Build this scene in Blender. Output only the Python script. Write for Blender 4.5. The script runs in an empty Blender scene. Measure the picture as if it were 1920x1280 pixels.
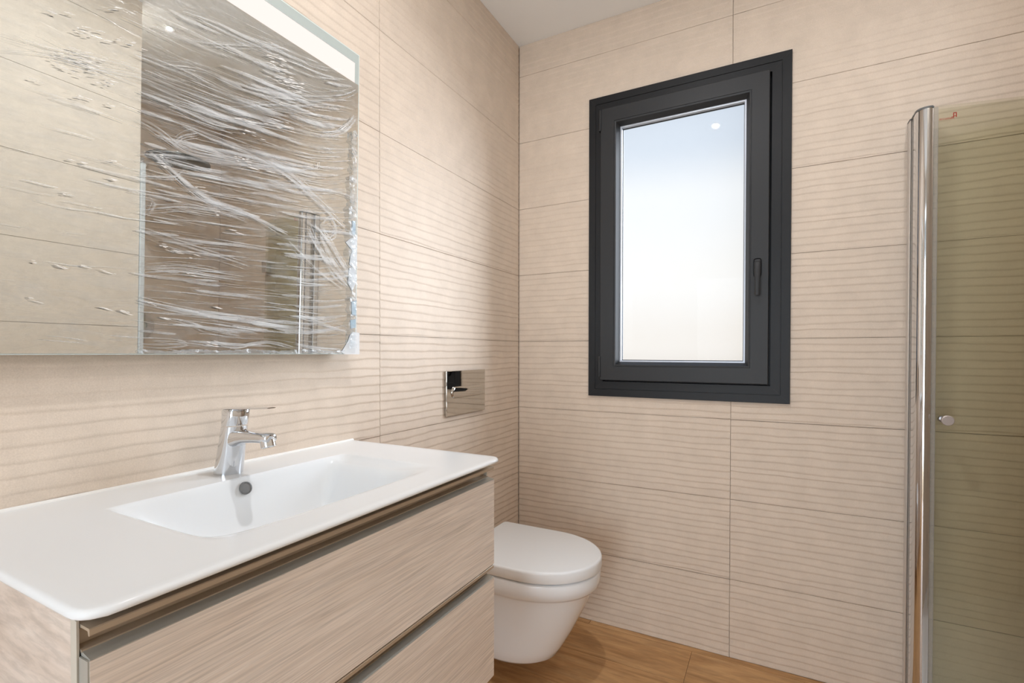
import bpy, bmesh, math, random
from math import sin, cos, pi, radians
from mathutils import Vector, Matrix, noise
random.seed(7)
S = bpy.context.scene
COL = S.collection

# ---------------------------------------------------------------- camera
FPX, CYP, YAW, PITCH, ROLL = 922.5, 671.66, 0.488966, -0.0110093, 0.0013033
CAM = Vector((1.03274, -2.00590, 1.14184))
FW = Vector((-sin(YAW) * cos(PITCH), cos(YAW) * cos(PITCH), sin(PITCH)))
RT = Vector((cos(YAW), sin(YAW), 0))
UP = RT.cross(FW)
RT, UP = RT * cos(ROLL) + UP * sin(ROLL), UP * cos(ROLL) - RT * sin(ROLL)
cd = bpy.data.cameras.new('camera')
cd.sensor_fit = 'HORIZONTAL'; cd.sensor_width = 36; cd.lens = FPX / 1920 * 36
cd.shift_x = 0; cd.shift_y = (CYP - 640) / 1920; cd.clip_start = 0.01
co = bpy.data.objects.new('camera', cd); COL.objects.link(co)
M3 = Matrix((RT, UP, -FW)).transposed()
co.matrix_world = Matrix.Translation(CAM) @ M3.to_4x4()
S.camera = co

# ---------------------------------------------------------------- world, sun, lamps, exposure
def nn(nt, t, **kw):
    n = nt.nodes.new(t)
    for k, v in kw.items(): setattr(n, k, v)
    return n
W = bpy.data.worlds.new('sky'); S.world = W; W.use_nodes = True
nt = W.node_tree; nt.nodes.clear()
tc = nn(nt, 'ShaderNodeTexCoord'); sp = nn(nt, 'ShaderNodeSeparateXYZ')
mr = nn(nt, 'ShaderNodeMapRange'); mr.inputs[1].default_value = -1; mr.inputs[2].default_value = 1
rp = nn(nt, 'ShaderNodeValToRGB'); bg = nn(nt, 'ShaderNodeBackground'); wo = nn(nt, 'ShaderNodeOutputWorld')
nt.links.new(tc.outputs['Generated'], sp.inputs[0]); nt.links.new(sp.outputs[2], mr.inputs[0])
nt.links.new(mr.outputs[0], rp.inputs[0]); nt.links.new(rp.outputs[0], bg.inputs[0]); nt.links.new(bg.outputs[0], wo.inputs[0])
cr = rp.color_ramp; cr.interpolation = 'EASE'
cr.elements[0].position = 0.0; cr.elements[0].color = (0.42, 0.38, 0.33, 1)
cr.elements[1].position = 1.0; cr.elements[1].color = (0.22, 0.34, 0.58, 1)
for p, c in ((0.46, (0.70, 0.63, 0.55)), (0.51, (0.93, 0.87, 0.79)), (0.57, (1.0, 0.98, 0.94)), (0.64, (0.95, 0.97, 0.98)), (0.69, (0.68, 0.76, 0.86)), (0.76, (0.50, 0.61, 0.76))):
    e = cr.elements.new(p); e.color = (*c, 1)
bg.inputs[1].default_value = 0.93

def lamp(name, kind, loc, rot, energy, color, **kw):
    l = bpy.data.lights.new(name, kind); l.energy = energy; l.color = color
    for k, v in kw.items(): setattr(l, k, v)
    o = bpy.data.objects.new(name, l); COL.objects.link(o); o.location = loc; o.rotation_euler = rot
    return o
sun = lamp('sun', 'SUN', (3, 3, 4), (0, 0, 0), 11.0, (0.82, 0.90, 1.0), angle=radians(50))
sun.rotation_euler = Vector((-0.74, -0.86, -0.26)).to_track_quat('-Z', 'Y').to_euler()
# added unseen fill lamp behind the camera, shining through a made-up doorway
lamp('added_doorway_fill', 'AREA', (0.85, -4.85, 0.95), (radians(94), 0, 0), 106.0, (0.80, 0.90, 1.0), shape='RECTANGLE', size=2.0, size_y=2.35)
pt = lamp('window_portal', 'AREA', (0.71, 0.06, 1.59), (radians(-90), 0, 0), 1, (1, 1, 1), shape='RECTANGLE', size=0.47, size_y=0.97)
pt.data.cycles.is_portal = True
S.view_settings.view_transform = 'Standard'; S.view_settings.look = 'None'
S.view_settings.gamma = 1; S.view_settings.use_curve_mapping = False
S.view_settings.exposure = 0.04
cy = S.cycles
cy.max_bounces = 10; cy.diffuse_bounces = 6; cy.glossy_bounces = 5; cy.transparent_max_bounces = 24; cy.transmission_bounces = 6
cy.sample_clamp_indirect = 4.0; cy.use_denoising = True; cy.caustics_reflective = False; cy.caustics_refractive = False; cy.blur_glossy = 1.0

# ---------------------------------------------------------------- materials
MATS = {}
def principled(name, col, rough=0.5, metal=0.0, **kw):
    m = bpy.data.materials.new(name); m.use_nodes = True; MATS[name] = m
    b = m.node_tree.nodes['Principled BSDF']
    b.inputs['Base Color'].default_value = (*col, 1); b.inputs['Roughness'].default_value = rough; b.inputs['Metallic'].default_value = metal
    for k, v in kw.items(): b.inputs[k.replace('_', ' ')].default_value = v
    return m
def ramp(nt, fac, stops):
    r = nn(nt, 'ShaderNodeValToRGB'); nt.links.new(fac, r.inputs[0])
    e = r.color_ramp.elements; e[0].position, e[0].color = stops[0][0], (*stops[0][1], 1); e[1].position, e[1].color = stops[-1][0], (*stops[-1][1], 1)
    for p, c in stops[1:-1]: x = e.new(p); x.color = (*c, 1)
    return r.outputs[0]
def coords(nt, scale, rot=(0, 0, 0)):
    t = nn(nt, 'ShaderNodeTexCoord'); g = nn(nt, 'ShaderNodeNewGeometry'); mp = nn(nt, 'ShaderNodeMapping')
    mp.inputs['Scale'].default_value = scale; mp.inputs['Rotation'].default_value = rot
    nt.links.new(g.outputs['Position'], mp.inputs[0]); return mp.outputs[0]
def noise_n(nt, vec, scale, detail=4, rough=0.55, dist=0.0):
    n = nn(nt, 'ShaderNodeTexNoise'); n.inputs['Scale'].default_value = scale; n.inputs['Detail'].default_value = detail
    n.inputs['Roughness'].default_value = rough; n.inputs['Distortion'].default_value = dist
    if vec is not None: nt.links.new(vec, n.inputs['Vector'])
    return n.outputs[0]
def mix_rgb(nt, a, b, f, mode='MIX'):
    m = nn(nt, 'ShaderNodeMix', data_type='RGBA', blend_type=mode)
    if isinstance(f, float): m.inputs[0].default_value = f
    else: nt.links.new(f, m.inputs[0])
    nt.links.new(a, m.inputs[6]); nt.links.new(b, m.inputs[7]); return m.outputs[2]
def bump(nt, h, strength, dist):
    b = nn(nt, 'ShaderNodeBump'); b.inputs['Strength'].default_value = strength; b.inputs['Distance'].default_value = dist
    nt.links.new(h, b.inputs['Height']); return b.outputs[0]

def tile_mat(name, base, spread=0.05):
    m = principled(name, base, 0.55); nt = m.node_tree; b = nt.nodes['Principled BSDF']
    b.inputs['Specular IOR Level'].default_value = 0.35
    v = coords(nt, (1, 1, 1))
    lo = tuple(c * (1 - spread * 1.3) for c in base); hi = tuple(min(1, c * (1 + spread)) for c in base)
    c1 = ramp(nt, noise_n(nt, v, 14, 5, 0.65), [(0.3, lo), (0.7, hi)])
    sp2 = ramp(nt, noise_n(nt, v, 420, 2, 0.6), [(0.3, (0.93, 0.92, 0.91)), (0.7, (1.04, 1.04, 1.04))])
    nt.links.new(mix_rgb(nt, c1, sp2, 1.0, 'MULTIPLY'), b.inputs['Base Color'])
    nt.links.new(bump(nt, noise_n(nt, v, 500, 3, 0.6), 0.25, 0.0006), b.inputs['Normal'])
    return m
TILE = tile_mat('beige_stone_tile', (0.69, 0.585, 0.485))
TILEP = tile_mat('plain_beige_tile', (0.82, 0.75, 0.655), 0.04)
GROUT = principled('grout', (0.50, 0.40, 0.31), 0.9)
HALL = principled('added_hallway_paint', (0.5, 0.5, 0.49), 0.9)
CEIL = principled('ceiling_paint', (0.91, 0.925, 0.935), 0.9)

def wood(name, c_lo, c_mid, c_hi, scale, rough=0.45, fine=(0.86, 1.06), rot=(0, 0, 0), seedmix=False, ringd=1.2, fsc=5):
    m = principled(name, c_mid, rough); nt = m.node_tree; b = nt.nodes['Principled BSDF']
    b.inputs['Specular IOR Level'].default_value = 0.35
    v = coords(nt, scale, rot)
    if seedmix:
        oi = nn(nt, 'ShaderNodeObjectInfo'); ad = nn(nt, 'ShaderNodeVectorMath', operation='MULTIPLY_ADD')
        cm = nn(nt, 'ShaderNodeCombineXYZ')
        for i in range(3): nt.links.new(oi.outputs['Random'], cm.inputs[i])
        ad.inputs[1].default_value = (37, 53, 11); nt.links.new(cm.outputs[0], ad.inputs[0]); nt.links.new(v, ad.inputs[2]); v = ad.outputs[0]
    a = noise_n(nt, v, 1.0, 4, 0.6, ringd)
    c1 = ramp(nt, a, [(0.25, c_lo), (0.5, c_mid), (0.75, c_hi)])
    vm = nn(nt, 'ShaderNodeMapping'); vm.inputs['Scale'].default_value = (fsc, fsc * .45, fsc); nt.links.new(v, vm.inputs[0])
    n2 = noise_n(nt, vm.outputs[0], 1.0, 3, 0.7, 0.4)
    c2 = ramp(nt, n2, [(0.35, (fine[0],) * 3), (0.6, (fine[1],) * 3)])
    nt.links.new(mix_rgb(nt, c1, c2, 1.0, 'MULTIPLY'), b.inputs['Base Color'])
    nt.links.new(bump(nt, n2, 0.15, 0.0008), b.inputs['Normal'])
    return m
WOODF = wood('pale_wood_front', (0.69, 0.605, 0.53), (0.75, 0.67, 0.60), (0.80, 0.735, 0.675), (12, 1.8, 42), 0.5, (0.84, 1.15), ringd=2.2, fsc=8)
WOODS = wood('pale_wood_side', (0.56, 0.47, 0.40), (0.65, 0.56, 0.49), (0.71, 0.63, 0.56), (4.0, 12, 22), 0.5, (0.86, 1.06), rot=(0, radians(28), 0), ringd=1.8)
FLOORM = wood('oak_plank_tile', (0.33, 0.165, 0.06), (0.50, 0.285, 0.125), (0.60, 0.37, 0.18), (1.6, 16, 16), 0.42, (0.84, 1.08), seedmix=True, ringd=1.6)
FGROUT = principled('floor_grout', (0.50, 0.33, 0.18), 0.8)
CERAM = principled('white_glazed_ceramic', (0.79, 0.81, 0.825), 0.2, 0.0, Specular_IOR_Level=0.22)
LIDM = principled('white_lid_plastic', (0.87, 0.90, 0.925), 0.22)
TOIM = principled('white_toilet_ceramic', (0.86, 0.885, 0.91), 0.12)
CHROME = principled('chrome', (0.74, 0.76, 0.79), 0.06, 1.0)
BRUSH = principled('satin_aluminium', (0.72, 0.70, 0.68), 0.3, 0.6)
PLATE = principled('polished_steel', (0.60, 0.58, 0.54), 0.03, 1.0)
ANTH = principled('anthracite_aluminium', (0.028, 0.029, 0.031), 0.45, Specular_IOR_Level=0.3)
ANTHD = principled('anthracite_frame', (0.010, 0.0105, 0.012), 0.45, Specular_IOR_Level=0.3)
BLACK = principled('black_plastic', (0.008, 0.008, 0.009), 0.45)
SILV = principled('silver_spacer', (0.55, 0.59, 0.66), 0.4, 0.2)
CHAMP = principled('champagne_aluminium', (0.50, 0.41, 0.31), 0.32, 0.35)
EDGE = principled('grey_edge_band', (0.42, 0.415, 0.38), 0.3, 0.25)
SIDEB = principled('side_edge_band', (0.55, 0.52, 0.45), 0.45)
GAPSHADE = principled('painted_gap_shade', (0.012, 0.011, 0.010), 0.7)  # near-black that paints the shade inside the cabinet gap
OVERF = principled('overflow_grey', (0.20, 0.20, 0.20), 0.5, 0.3)
WHITEP = principled('white_caulk', (0.82, 0.81, 0.78), 0.5)
GREYP = principled('grey_plastic_cap', (0.13, 0.14, 0.14), 0.4)
RED = principled('red_print', (0.42, 0.05, 0.03), 0.5)
MBODY = principled('mirror_body', (0.50, 0.54, 0.52), 0.35)
MEDGE = principled('frosted_glass_edge', (0.60, 0.66, 0.63), 0.3)
MBORD = principled('mirror_border', (0.52, 0.58, 0.56), 0.25, 0.3)
MIRR = principled('mirror_silver', (0.91, 0.93, 0.91), 0.005, 1.0)
JAMB = principled('bright_anodised_aluminium', (0.72, 0.78, 0.82), 0.4, 0.15)
KNOBM = principled('satin_knob', (0.52, 0.47, 0.45), 0.35, 0.4)
TRAYM = principled('white_tray', (0.8, 0.8, 0.79), 0.4)
HEADM = principled('dark_shower_metal', (0.16, 0.17, 0.16), 0.2, 1.0)
BLUEG = principled('blue_grey_scrap', (0.30, 0.42, 0.50), 0.4)

def emis(name, col, st):
    m = bpy.data.materials.new(name); m.use_nodes = True; nt = m.node_tree; nt.nodes.clear()
    e = nn(nt, 'ShaderNodeEmission'); o = nn(nt, 'ShaderNodeOutputMaterial'); e.inputs[0].default_value = (*col, 1); e.inputs[1].default_value = st
    nt.links.new(e.outputs[0], o.inputs[0]); return m
LED = emis('led_diffuser', (1.0, 0.895, 0.84), 1.05)
DOWNL = emis('downlight_lens', (1.0, 0.97, 0.93), 260)

def thin(name, tint, gloss_rough=0.02, diffuse=None, dfac=0.0, fmul=1.0, bumpf=None, translucent=False):
    """thin clear sheet: transparent + fresnel gloss + a little scattering"""
    m = bpy.data.materials.new(name); m.use_nodes = True; nt = m.node_tree; nt.nodes.clear()
    o = nn(nt, 'ShaderNodeOutputMaterial'); tr = nn(nt, 'ShaderNodeBsdfTransparent'); gl = nn(nt, 'ShaderNodeBsdfGlossy')
    tr.inputs[0].default_value = (*tint, 1); gl.inputs['Roughness'].default_value = gloss_rough
    # Schlick reflectance of a thin sheet, the same from both sides
    g = nn(nt, 'ShaderNodeNewGeometry'); dt = nn(nt, 'ShaderNodeVectorMath', operation='DOT_PRODUCT')
    nt.links.new(g.outputs['Incoming'], dt.inputs[0]); nt.links.new(g.outputs['Normal'], dt.inputs[1])
    ab = nn(nt, 'ShaderNodeMath', operation='ABSOLUTE'); nt.links.new(dt.outputs['Value'], ab.inputs[0])
    iv = nn(nt, 'ShaderNodeMath', operation='SUBTRACT'); iv.inputs[0].default_value = 1.0; iv.use_clamp = True; nt.links.new(ab.outputs[0], iv.inputs[1])
    pw = nn(nt, 'ShaderNodeMath', operation='POWER'); pw.inputs[1].default_value = 5; nt.links.new(iv.outputs[0], pw.inputs[0])
    ma = nn(nt, 'ShaderNodeMath', operation='MULTIPLY_ADD'); ma.inputs[1].default_value = 0.96; ma.inputs[2].default_value = 0.04; nt.links.new(pw.outputs[0], ma.inputs[0])
    mu = nn(nt, 'ShaderNodeMath', operation='MULTIPLY'); mu.inputs[1].default_value = fmul; mu.use_clamp = True
    nt.links.new(ma.outputs[0], mu.inputs[0])
    base = tr.outputs[0]
    if diffuse is not None:
        df = nn(nt, 'ShaderNodeBsdfTranslucent' if translucent else 'ShaderNodeBsdfDiffuse'); df.inputs[0].default_value = (*diffuse, 1)
        mx = nn(nt, 'ShaderNodeMixShader')
        if isinstance(dfac, float): mx.inputs[0].default_value = dfac
        else: nt.links.new(dfac(nt), mx.inputs[0])
        nt.links.new(tr.outputs[0], mx.inputs[1]); nt.links.new(df.outputs[0], mx.inputs[2]); base = mx.outputs[0]
    m2 = nn(nt, 'ShaderNodeMixShader'); nt.links.new(mu.outputs[0], m2.inputs[0]); nt.links.new(base, m2.inputs[1]); nt.links.new(gl.outputs[0], m2.inputs[2])
    if bumpf:
        b = bumpf(nt); nt.links.new(b, gl.inputs['Normal']); nt.links.new(b, dt.inputs[1])
    nt.links.new(m2.outputs[0], o.inputs[0]); return m
GLASS = thin('green_tinted_glass', (0.969, 0.974, 0.942))
CLEAR = thin('clear_seal_plastic', (0.90, 0.89, 0.87), 0.1, (0.7, 0.68, 0.66), 0.25)
def frost(nt):
    v = coords(nt, (1, 1, 1)); n = nn(nt, 'ShaderNodeMapRange'); n.inputs[3].default_value = 0.035; n.inputs[4].default_value = 0.055
    nt.links.new(noise_n(nt, v, 30, 5, 0.7), n.inputs[0]); return n.outputs[0]
PANE = thin('frosted_pane', (0.97, 0.97, 0.97), 0.015, (0.80, 0.82, 0.84), frost, 0.06, translucent=True)
def filmhaze(nt):
    v = coords(nt, (1, 3.0, 14.0), (radians(-14), 0, 0))
    r = nn(nt, 'ShaderNodeMapRange'); r.inputs[1].default_value = 0.45; r.inputs[2].default_value = 0.85; r.inputs[3].default_value = 0.01; r.inputs[4].default_value = 0.20
    nt.links.new(noise_n(nt, v, 3.2, 7, 0.68, 1.2), r.inputs[0]); return r.outputs[0]
def filmbump(nt):
    v = coords(nt, (1, 3.0, 16.0), (radians(-14), 0, 0)); return bump(nt, noise_n(nt, v, 4.0, 4, 0.5, 1.0), 0.5, 0.004)
FILM = thin('cling_film', (0.975, 0.98, 0.98), 0.18, (0.92, 0.95, 0.96), filmhaze, 0.5, filmbump)
def creasefac(nt):
    v = coords(nt, (1, 7, 50), (radians(-12), 0, 0)); r = nn(nt, 'ShaderNodeMapRange'); r.inputs[1].default_value = 0.3; r.inputs[2].default_value = 0.75; r.inputs[3].default_value = 0.04; r.inputs[4].default_value = 0.46
    nt.links.new(noise_n(nt, v, 1.2, 4, 0.6), r.inputs[0]); return r.outputs[0]
CREASE = thin('film_crease', (0.99, 0.99, 0.99), 0.3, (0.95, 0.97, 0.98), creasefac, 0.25)
GLINT = thin('film_painted_glint', (0.98, 0.98, 0.98), 0.2, (0.97, 0.95, 0.92), 0.85, 0.6)  # nearly opaque white that paints highlights on the film
CRUMP = thin('crumpled_film', (0.95, 0.97, 0.98), 0.1, (0.84, 0.89, 0.93), creasefac, 0.7)

# ---------------------------------------------------------------- object helpers
def tagk(o, label=None, cat=None, group=None, kind=None):
    if label: o['label'] = label
    if cat: o['category'] = cat
    if group: o['group'] = group
    if kind: o['kind'] = kind
    return o
def thing(name, label, cat, loc=(0, 0, 0), group=None):
    o = bpy.data.objects.new(name, None); COL.objects.link(o); o.location = loc; o.empty_display_size = 0.05
    return tagk(o, label, cat, group)
def adopt(o, parent):
    if parent is not None:
        o.parent = parent
        if parent.type == 'EMPTY': o.matrix_parent_inverse = Matrix.Translation(-Vector(parent.location))
    return o
def mesh_obj(name, verts, faces, mat, parent=None, smooth=False, label=None, auto=None):
    me = bpy.data.meshes.new(name); me.from_pydata([tuple(v) for v in verts], [], faces); me.update()
    me.materials.append(mat)
    bm = bmesh.new(); bm.from_mesh(me); bmesh.ops.recalc_face_normals(bm, faces=bm.faces); bm.to_mesh(me); bm.free()
    if smooth:
        me.polygons.foreach_set('use_smooth', [True] * len(me.polygons))
        if auto is not None: me.set_sharp_from_angle(angle=radians(auto))
    o = bpy.data.objects.new(name, me); COL.objects.link(o)
    if label: o['label'] = label
    return adopt(o, parent)
def bm_obj(name, bm, mat, parent=None, smooth=None, label=None):
    me = bpy.data.meshes.new(name); bmesh.ops.recalc_face_normals(bm, faces=bm.faces); bm.to_mesh(me); bm.free(); me.materials.append(mat)
    if smooth is not None:
        me.polygons.foreach_set('use_smooth', [True] * len(me.polygons)); me.set_sharp_from_angle(angle=radians(smooth))
    o = bpy.data.objects.new(name, me); COL.objects.link(o)
    if label: o['label'] = label
    return adopt(o, parent)
def boxes(name, bl, mat, parent=None, bevel=0.0, seg=2, label=None):
    bm = bmesh.new()
    for (x0, x1, y0, y1, z0, z1) in bl:
        r = bmesh.ops.create_cube(bm, size=1)
        for v in r['verts']: v.co = Vector((x0 + (v.co.x + .5) * (x1 - x0), y0 + (v.co.y + .5) * (y1 - y0), z0 + (v.co.z + .5) * (z1 - z0)))
    if bevel: bmesh.ops.bevel(bm, geom=list(bm.edges), offset=bevel, segments=seg, affect='EDGES', profile=0.5)
    return bm_obj(name, bm, mat, parent, None, label)
def extrude(name, prof, axis, a, b, mat, parent=None, smooth=None, label=None):
    """closed 2d profile extruded along axis from a to b; prof coords are the other two axes in xyz order"""
    def P(u, v, w): return {'x': (w, u, v), 'y': (u, w, v), 'z': (u, v, w)}[axis]
    n = len(prof); vs = [P(u, v, a) for u, v in prof] + [P(u, v, b) for u, v in prof]
    fs = [(i, (i + 1) % n, n + (i + 1) % n, n + i) for i in range(n)] + [tuple(range(n)), tuple(range(2 * n - 1, n - 1, -1))]
    return mesh_obj(name, vs, fs, mat, parent, smooth is not None, label, smooth)
def loft(name, rings, mat, parent=None, caps=(True, True), auto=40, label=None):
    n = len(rings[0]); vs = [p for r in rings for p in r]; fs = []
    for k in range(len(rings) - 1):
        for i in range(n):
            j = (i + 1) % n; fs.append((k * n + i, k * n + j, (k + 1) * n + j, (k + 1) * n + i))
    if caps[0]: fs.append(tuple(range(n)))
    if caps[1]: fs.append(tuple(range((len(rings) - 1) * n, len(rings) * n)))
    return mesh_obj(name, vs, fs, mat, parent, True, label, auto)
def ring(c, r, ax1, ax2, n=32, r2=None):
    c = Vector(c); r2 = r if r2 is None else r2
    return [c + Vector(ax1) * (r * cos(2 * pi * i / n)) + Vector(ax2) * (r2 * sin(2 * pi * i / n)) for i in range(n)]
def cyl(name, stations, axis, mat, parent=None, n=32, label=None, auto=40):
    """stations: (distance along axis, radius) ; axis: (origin, direction)"""
    o, d = Vector(axis[0]), Vector(axis[1]).normalized()
    a = d.orthogonal().normalized(); b = d.cross(a)
    return loft(name, [ring(o + d * t, r, a, b, n) for t, r in stations], mat, parent, label=label, auto=auto)
def frame_sweep(name, x0, x1, z0, z1, prof, mat, parent=None, label=None, close=True):
    """profile of (inset, y) swept round a rectangle with mitred corners"""
    rings = []
    for (d, y) in prof:
        rings.append([(x0 + d, y, z0 + d), (x1 - d, y, z0 + d), (x1 - d, y, z1 - d), (x0 + d, y, z1 - d)])
    if close: rings.append(rings[0])
    vs = []; fs = []
    m = len(prof)
    for r in rings[:m]: vs += r
    for k in range(len(rings) - 1):
        for i in range(4):
            j = (i + 1) % 4; k2 = (k + 1) % m
            fs.append((k * 4 + i, k * 4 + j, k2 * 4 + j, k2 * 4 + i))
    return mesh_obj(name, vs, fs, mat, parent, False, label)

# ---------------------------------------------------------------- room shell
CZ = 2.535; SX = 2.37; RX = 1.42; RY = -0.913; FY = -3.25; TB = 0.008
WX0, WX1, WZ0, WZ1 = 0.338, 1.084, 0.962, 2.210
def structure(name, bl, mat, bevel=0):
    return tagk(boxes(name, bl, mat, None, bevel), kind='structure')
wall_left = structure('wall_left', [(-0.16, -TB, FY - .2, 0.2, -0.1, CZ + .1)], GROUT)
wall_back = structure('wall_back', [(-TB, WX0 + .03, TB, 0.2, 0, CZ), (WX1 - .03, SX, TB, 0.2, 0, CZ), (WX0 + .03, WX1 - .03, TB, 0.2, 0, WZ0 + .03), (WX0 + .03, WX1 - .03, TB, 0.2, WZ1 - .03, CZ)], GROUT)
wall_right = structure('wall_right', [(RX + TB, SX + TB, FY, RY - TB, 0, CZ)], GROUT)
wall_alcove = structure('wall_alcove', [(SX + TB, SX + .2, FY, 0.2, -.1, CZ + .1)], GROUT)
wall_front = structure('wall_front', [(-TB, 0.33, FY - .12, FY, 0, CZ), (1.22, RX + TB, FY - .12, FY, 0, CZ), (0.33, 1.22, FY - .12, FY, 2.32, CZ)], CEIL)  # unseen wall; its made-up doorway is sized to let the fill lamp in
wall_added_hallway = structure('wall_added_hallway', [(-.6, -.5, -5.0, FY - .12, 0, CZ), (2.2, 2.3, -5.0, FY - .12, 0, CZ), (-.6, 2.3, -5.1, -5.0, 0, CZ), (-.6, -TB, FY - .2, FY - .12, 0, CZ), (RX + TB, 2.3, FY - .2, FY, 0, CZ)], HALL)  # unseen hallway, made up to give the doorway lamp a place
ceiling = structure('ceiling', [(-.6, SX + .2, -5.1, 0.2, CZ, CZ + .12)], CEIL)
floor = structure('floor', [(-.6, SX + .2, -5.1, 0.2, -.12, -.004)], FGROUT)

# wavy wall tiles -------------------------------------------------
NR = 12; PITCHR = 0.3 / NR; TS = (0.0, 0.07, 0.2, 0.38, 0.56, 0.70, 0.82, 0.92)
def hprof(t):
    if t < 0.82: return (t / 0.82) ** 1.15
    return max(0.0, 1 - ((t - 0.82) / 0.18) ** 1.3)
def wave_mesh(seed, u0, u1, v0, v1, amp=0.0015, rects=None):
    """u along the wall, v down from the tile's top edge; returns verts (u, v, h) and faces"""
    vs = []; fs = []
    for (a, b, c, d) in (rects or [(u0, u1, v0, v1)]):
        nu = max(2, int((b - a) / 0.026) + 1); us = [a + (b - a) * i / (nu - 1) for i in range(nu)]
        rows = []
        for k in range(-1, NR + 2):
            for t in TS: rows.append((k, t))
        base = len(vs); grid = []
        def bd(k, u):
            j = 0.25 * noise.noise(Vector((k * 7.3, seed * 3.1, 0)))
            w = 0.0052 * noise.noise(Vector((u * 7.0, k * 0.8 + seed * 5.0, 1.7))) + 0.0024 * noise.noise(Vector((u * 21.0, k * 1.9, seed * 2.0 + 9)))
            return (k + j) * PITCHR + w
        cols = []
        for u in us:
            col = []
            bs = [bd(k, u) for k in range(-1, NR + 3)]
            for (k, t) in rows:
                v = bs[k + 1] + t * (bs[k + 2] - bs[k + 1]); h = amp * hprof(t) - amp * 0.6
                e = min(abs(v - v0), abs(v - v1)) / .003
                if e < 1: h = h * e * e - amp * .1 * (1 - e * e)
                if v < c: v2 = c
                elif v > d: v2 = d
                else: v2 = v
                col.append((v2, h))
            cols.append(col)
        lo = min(i for i in range(len(rows)) if any(cols[q][i][0] > c for q in range(len(us)))) - 1
        hi = max(i for i in range(len(rows)) if any(cols[q][i][0] < d for q in range(len(us)))) + 1
        lo = max(lo, 0); hi = min(hi, len(rows) - 1); nr = hi - lo + 1
        for q, u in enumerate(us):
            for i in range(lo, hi + 1): vs.append((u, cols[q][i][0], cols[q][i][1]))
        for q in range(nu - 1):
            for i in range(nr - 1):
                p = base + q * nr + i; fs.append((p, p + 1, p + nr + 1, p + nr))
        # skirt
        def skirt(idx):
            b0 = len(vs)
            for p in idx: x = vs[p]; vs.append((x[0], x[1], -0.006))
            for i in range(len(idx) - 1): fs.append((idx[i], idx[i + 1], b0 + i + 1, b0 + i))
        if abs(c - v0) < .002: skirt([base + q * nr for q in range(nu)])
        if abs(d - v1) < .002: skirt([base + q * nr + nr - 1 for q in range(nu)])
        if abs(a - u0) < .002: skirt([base + i for i in range(nr)])
        if abs(b - u1) < .002: skirt([base + (nu - 1) * nr + i for i in range(nr)])
    return vs, fs
G = 0.0008; GV = 0.0006
JZ = [CZ] + [2.3947 - 0.3 * k for k in range(8)] + [0.0]
mesh_cache = {}
def wave_tile(wall, side, ua, ub, zt, zb, first_v, seed, hole=None, join_v=0.0):
    """side 'L': wall at x=0, u = -y. side 'B': wall at y=0, u = x"""
    w = ub - ua; h = zt - zb
    rects = None
    if hole:
        hx0, hx1, hz0, hz1 = hole
        if hx0 < ub and hx1 > ua and hz0 < zt and hz1 > zb:
            a, b = max(hx0, ua) - ua, min(hx1, ub) - ua
            c, d = zt - min(hz1, zt), zt - max(hz0, zb)
            rects = []
            ga, gb, gc, gd = a if a > .005 else G, b if b < w - .005 else w - G, c if c > .005 else G, d if d < h - .005 else h - G
            if a > 0.005: rects.append((G, a, GV, h - GV))
            if b < w - 0.005: rects.append((b, w - G, GV, h - GV))
            if c > 0.005: rects.append((ga, gb, GV, c))
            if d < h - 0.005: rects.append((ga, gb, d, h - GV))
            if not rects: return
    key = (side, round(w, 3), round(h, 3), seed % 3 if rects is None else seed, rects is None, round(first_v, 3))
    if key in mesh_cache and rects is None: me = mesh_cache[key]
    else:
        rr = [(a, b, c + first_v, d + first_v) for a, b, c, d in (rects or [(G, w - G, GV, h - GV)])]
        vs, fs = wave_mesh(seed % 3 + 1, 0, w, first_v, h + first_v, rects=rr)
        if side == 'L': vs = [(hh, -u, -(v - first_v)) for u, v, hh in vs]
        else: vs = [(u, -hh, -(v - first_v)) for u, v, hh in vs]
        me = bpy.data.meshes.new('tile'); me.from_pydata(vs, [], fs); me.update(); me.materials.append(TILE)
        bm = bmesh.new(); bm.from_mesh(me)
        bmesh.ops.remove_doubles(bm, verts=bm.verts, dist=1e-5)
        want = Vector((1, 0, 0)) if side == 'L' else Vector((0, -1, 0))
        for f in bm.faces: f.normal_update()
        fl = [f for f in bm.faces if f.normal.dot(want) < -0.2]
        bmesh.ops.reverse_faces(bm, faces=fl); bm.to_mesh(me); bm.free()
        me.polygons.foreach_set('use_smooth', [True] * len(me.polygons)); me.set_sharp_from_angle(angle=radians(62))
        mesh_cache[key] = me
    o = bpy.data.objects.new('tile', me); COL.objects.link(o); o.parent = wall
    o.location = (0, -ua, zt) if side == 'L' else (ua, 0, zt)
sd = 0
for r in range(9):
    zt, zb = JZ[r], JZ[r + 1]; fv = 0.3 - (zt - zb) if r == 0 else 0.0
    for (ua, ub) in ((0.002, 0.9), (0.9, 1.8), (1.8, 2.7), (2.7, -FY)):
        sd += 1; wave_tile(wall_left, 'L', ua, ub, zt, zb, fv, sd)
    for (ua, ub) in ((0.002, 0.892), (0.892, 1.792), (1.792, SX)):
        sd += 2; wave_tile(wall_back, 'B', ua, ub, zt, zb, fv, sd, hole=(WX0 + .012, WX1 - .012, WZ0 + .012, WZ1 - .012))
def flat_tiles(wall, us, place):
    for r in range(9):
        zt, zb = JZ[r], JZ[r + 1]
        for ua, ub in us:
            if place == 'R': b = (RX, RX + .006, -ub + G, -ua - G, zb + G, zt - G)
            elif place == 'E': b = (ua + G, ub - G, RY - .006, RY, zb + G, zt - G)
            else: b = (SX, SX + .006, -ub + G, -ua - G, zb + G, zt - G)
            boxes('tile', [b], TILE if place == 'A' else TILEP, wall)
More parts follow.
